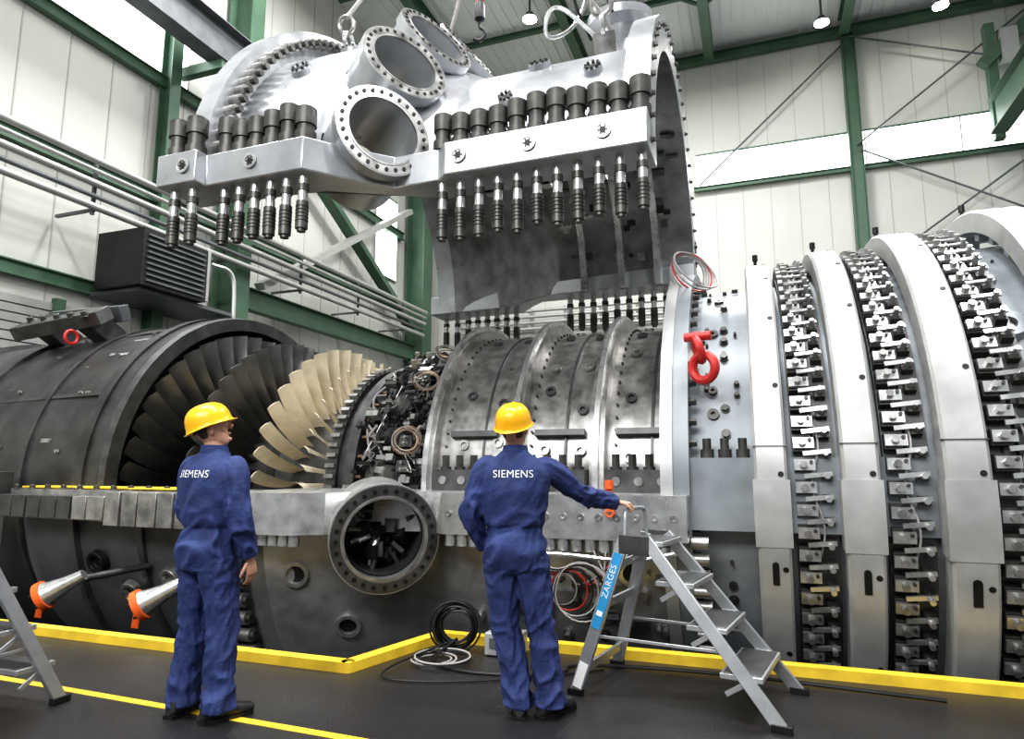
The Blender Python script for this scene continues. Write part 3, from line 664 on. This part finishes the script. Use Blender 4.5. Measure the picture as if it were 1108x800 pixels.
def person(name,loc,yaw,shR,elR,wrR,hR,shL,elL,wrL,hL,ftR,ftL,hyaw,hpitch,legR,legL):
    P=empty(name,Matrix.Translation(loc)@Matrix.Rotation(rad(yaw),4,'Z'))
    m=MB()
    m.loft([((0,.0,.80),.10,.09),((0,-.0,.84),.165,.125),((0,-.012,.92),.185,.145),((0,-.008,1.0),.178,.13),((0,.0,1.065),.16,.112),((0,.0,1.10),.174,.127),((0,.0,1.2),.192,.135),((0,-.008,1.32),.207,.14),((0,-.012,1.4),.2,.126),((0,-.005,1.46),.155,.1),((0,.005,1.5),.1,.078),((0,.01,1.53),.07,.072)],CLOTH,n=72,sq=.9,fold=.010,jt=((0,0,1.08),(0,0,1.02),(0,0,.86)))
    for sg,(kn,an),(sh,el,wr) in((1,legR,(shR,elR,wrR)),(-1,legL,(shL,elL,wrL))):
        hp=Vector((.09*sg,0,.9));kn=Vector(kn);an=Vector(an);top=Vector((an.x,an.y,an.z-.03))
        m.loft([(hp,.098,.115),(hp.lerp(kn,.3),.1,.108),(hp.lerp(kn,.65),.091,.097),(kn,.083,.089),(kn.lerp(an,.3),.084,.09),(kn.lerp(an,.6),.08,.087),(kn.lerp(an,.88),.082,.088),(an,.088,.094),(top,.085,.095)],CLOTH,n=48,fold=.013,jt=(kn,an,kn.lerp(an,.75),hp+Vector((0,0,-.08))))
        sh=Vector(sh);el=Vector(el);wr=Vector(wr)
        m.loft([(sh+Vector((-.08*sg,0,.0)),.05,.058),(sh+Vector((-.02*sg,0,.006)),.066,.07),(sh.lerp(el,.15),.072,.075),(sh.lerp(el,.5),.066,.07),(el,.061,.063),(el.lerp(wr,.4),.058,.059),(el.lerp(wr,.85),.049,.05),(wr,.044,.045)],CLOTH,side=(0,1,0),n=40,fold=.010,jt=(el,el,sh.lerp(wr,.85)))
    body=m.obj('coverall',P,vox=.0075,smi=2)
    m=MB();m.loft([((0,.005,1.485),.1,.09),((0,.0,1.52),.08,.082),((0,.0,1.555),.074,.08),((0,.002,1.557),.066,.072),((0,.005,1.5),.066,.07)],CLOTH,n=28);m.obj('collar',P)
    m=MB()
    for an,(fx,fy) in((legR[1],ftR),(legL[1],ftL)):
        an=Vector(an);f=Vector((fx,fy,0)).normalized();s_=Vector((f.y,-f.x,0));h=Vector((an.x,an.y,0))
        m.loft([(h-f*.095+Z*.05,.022,.03),(h-f*.085+Z*.048,.036,.046),(h-f*.03+Z*.055,.042,.055),(h+f*.05+Z*.05,.043,.05),(h+f*.12+Z*.04,.05,.04),(h+f*.17+Z*.036,.046,.034),(h+f*.2+Z*.03,.03,.024)],SHOE,side=s_,n=20)
        m.loft([(h+Z*.04,.05,.055),(h+Z*.13,.052,.058)],SHOE,side=s_,n=16)
        pl=[h+s_*a*.048+f*b for a,b in((-.7,-.1),(.7,-.1),(.95,-.03),(.85,.05),(1.1,.13),(.75,.195),(0,.212),(-.75,.195),(-1.1,.13),(-.85,.05),(-.95,-.03))]
        n=len(pl);m.add([(p.x,p.y,0.0) for p in pl]+[(p.x,p.y,.022) for p in pl],[tuple(range(n)),tuple(range(n,2*n))]+[(i,(i+1)%n,n+(i+1)%n,n+i) for i in range(n)],BLACK)
    m.obj('safety_shoes',P)
    m=MB();hand(m,*hR);m.obj('hand_right',P,vox=.0035)
    m=MB();hand(m,*hL);m.obj('hand_left',P,vox=.0035)
    HM=Matrix.Translation((0,.02,1.555))@Matrix.Rotation(rad(hyaw),4,'Z')@Matrix.Rotation(rad(hpitch),4,'X')
    H=empty('head',HM);H.parent=P;H.matrix_parent_inverse=Matrix();H.matrix_local=HM
    m=MB()
    m.loft([((0,-.025,-.09),.06,.06),((0,-.02,-.03),.057,.06),((0,-.012,.02),.056,.062),((0,-.005,.07),.05,.055)],SKIN,n=20)
    m.loft([((0,.062,-.004),.022,.018),((0,.05,.008),.04,.038),((0,.03,.03),.056,.06),((0,.014,.06),.066,.08),((0,.004,.1),.073,.094),((0,-.001,.14),.077,.099),((0,-.004,.18),.074,.095),((0,-.006,.215),.058,.075),((0,-.006,.235),.03,.038)],SKIN,n=28)
    m.loft([((0,.09,.135),.008,.01),((0,.1,.115),.011,.013),((0,.11,.092),.016,.016),((0,.098,.08),.014,.01)],SKIN,n=12)
    m.ball((0,.088,.052),(.024,.01,.009),SKIN);m.ball((0,.077,.018),(.022,.016,.014),SKIN);m.ball((0,.088,.148),(.05,.012,.009),SKIN)
    for sg in(-1,1):
        m.ball((.077*sg,-.008,.1),(.009,.02,.033),SKIN,12,Matrix.Rotation(rad(-22*sg),3,'Z'));m.ball((.05*sg,.055,.09),(.018,.02,.02),SKIN)
    m.obj('head_skin',H,vox=.005)
    m=MB()
    for sg in(-1,1): m.ball((.031*sg,.088,.128),(.013,.01,.008),EYE,12);m.ball((.031*sg,.0965,.128),(.005,.003,.005),BLACK,10);m.beam((.018*sg,.098,.147),(.046*sg,.09,.147),.006,.006,HAIR)
    m.beam((-.02,.0965,.0525),(.02,.0965,.0525),.004,.003,LIP)
    m.obj('eyes_brows',H)
    m=MB();m.loft([((0,-.04,.045),.036,.028),((0,-.034,.065),.06,.05),((0,-.026,.1),.0715,.071),((0,-.018,.14),.078,.086),((0,-.014,.18),.076,.09),((0,-.01,.215),.06,.073)],HAIR,n=28);m.obj('hair',H,vox=.006)
    m=MB();n=48;vs=[];fs=[];prof=[(.142,1.1),(.139,1.115),(.143,1.08),(.15,1.02),(.175,1.0),(.205,.97),(.235,.87),(.258,.7),(.272,.48),(.278,.25),(.279,.02)]
    for h,k in prof:
        for i in range(n):
            a=2*pi*i/n;x=cos(a);y=sin(a);ex=1
            if k>1.05: ex=1+(.22 if y>0 else .05)*abs(y)**2*(k-1)*9*.5
            ridge=.007*(math.exp(-(x*k/.1)**2)+.8*math.exp(-((abs(x)*k-.4)/.08)**2)) if k<=1.0 and h>.16 else 0
            vs.append((x*k*.108,y*k*.134*ex-.006,h-.012-(.014*max(0,-y) if k>1.0 else 0)+ridge))
    for j in range(len(prof)-1):
        for i in range(n): fs.append((j*n+i,j*n+(i+1)%n,(j+1)*n+(i+1)%n,(j+1)*n+i))
    fs.append(tuple(range((len(prof)-1)*n,len(prof)*n)));m.add(vs,fs,HELM)
    ob=m.obj('safety_helmet',H,sharp=70);so=ob.modifiers.new('s','SOLIDIFY');so.thickness=.003;so.offset=-1;b=ob.modifiers.new('u','SUBSURF');b.levels=1;b.render_levels=1
    m=MB();m.tube([(-.082,-.02,.14),(-.078,-.07,.12),(-.045,-.1,.108),(0,-.112,.104),(.045,-.1,.108),(.078,-.07,.12),(.082,-.02,.14)],.006,BLACK);m.obj('helmet_harness',H)
    bpy.context.view_layer.update();dg=bpy.context.evaluated_depsgraph_get();ev=body.evaluated_get(dg).to_mesh()
    bv=BVHTree.FromPolygons([v.co for v in ev.vertices],[tuple(p.vertices) for p in ev.polygons])
    me=textmesh('SIEMENS',.062);vs=[]
    for v in me.vertices:
        h=bv.ray_cast(Vector((v.co.x,-1,1.385+v.co.y)),Vector((0,1,0)))
        vs.append((v.co.x,(h[0].y if h[0] else -.12)-.005,1.385+v.co.y))
    m=MB();m.add(vs,[tuple(p.vertices) for p in me.polygons],WHITE);m.obj('back_lettering',P)
    return P
rel=(15,38,55)
person('technician',(-1.82,4.1,0),-26,
  (.19,0,1.42),(.25,-.01,1.14),(.24,.09,.9),((.24,.1,.885),(.0,.22,-.95),(-1,0,0),-1,rel),
  (-.19,0,1.42),(-.24,.03,1.15),(-.16,.2,1.0),((-.155,.21,.99),(.5,.7,-.4),(.3,.0,-1),-1,rel),
  (.35,1),(-.15,1),-42,20,((.125,.03,.49),(.16,-.0,.085)),((-.1,.02,.49),(-.115,-.02,.085)))
PY=-6
base=Matrix.Translation((0.02,4.1,0))@Matrix.Rotation(rad(PY),4,'Z')
bar=base.inverted()@(LM@Vector((-.3,-.14,1.15)))
wr=bar+Vector((-.085,-.03,.045))
sh=Vector((.2,.02,1.42));mid=(sh+wr)/2+Vector((.0,-.03,-.06))
person('technician',(0.02,4.1,0),PY,
  sh,mid,wr,(wr+Vector((.01,.005,0)),(bar-wr+Vector((0,0,.035))),(0,0,-1),-1,(35,115,170)),
  (-.19,0,1.42),(-.265,-.03,1.15),(-.2,.1,.94),((-.195,.11,.925),(.15,.5,-.85),(1,0,0),1,rel),
  (.75,.9),(-.1,1),-12,16,((.15,.03,.5),(.2,.03,.085)),((-.06,.05,.49),(.02,.02,.085)))
# ---------------------------------------------------------------- lights
w=bpy.data.worlds.new('w');bpy.context.scene.world=w;w.use_nodes=True
w.node_tree.nodes['Background'].inputs[0].default_value=(.9,.95,1,1);w.node_tree.nodes['Background'].inputs[1].default_value=.42
def area(name,loc,size,energy,col=(.98,.99,1),rot=(0,0,0)):
    l=bpy.data.lights.new(name,'AREA');l.shape='RECTANGLE';l.size=size[0];l.size_y=size[1];l.energy=energy;l.color=col
    o=bpy.data.objects.new(name,l);C.objects.link(o);o.matrix_world=FR@Matrix.Translation(loc)@Matrix.Rotation(rad(rot[0]),4,'X')@Matrix.Rotation(rad(rot[1]),4,'Y');return o
for i,(x,y) in enumerate(((-7,-6),(0,-6),(7,-6),(-7,4),(0,10),(7,4))): area('hall_light_%d'%i,(x,y,16.5),(3,1.5),1450)
area('front_fill',(-1,-13,8),(8,3),1150,rot=(62,0))  # added fill from behind the camera to brighten the near side
# ---------------------------------------------------------------- camera
cd=bpy.data.cameras.new('camera');cam=bpy.data.objects.new('camera',cd);C.objects.link(cam)
cd.lens=36*720/1108;cd.sensor_width=36;cam.location=(0,0,1.43);cam.rotation_euler=(rad(90)+math.atan(105/720),0,0)
bpy.context.scene.camera=cam
vs_=bpy.context.scene.view_settings
vs_.view_transform='Standard';vs_.exposure=0.
try: vs_.look='Medium High Contrast'
except Exception: pass
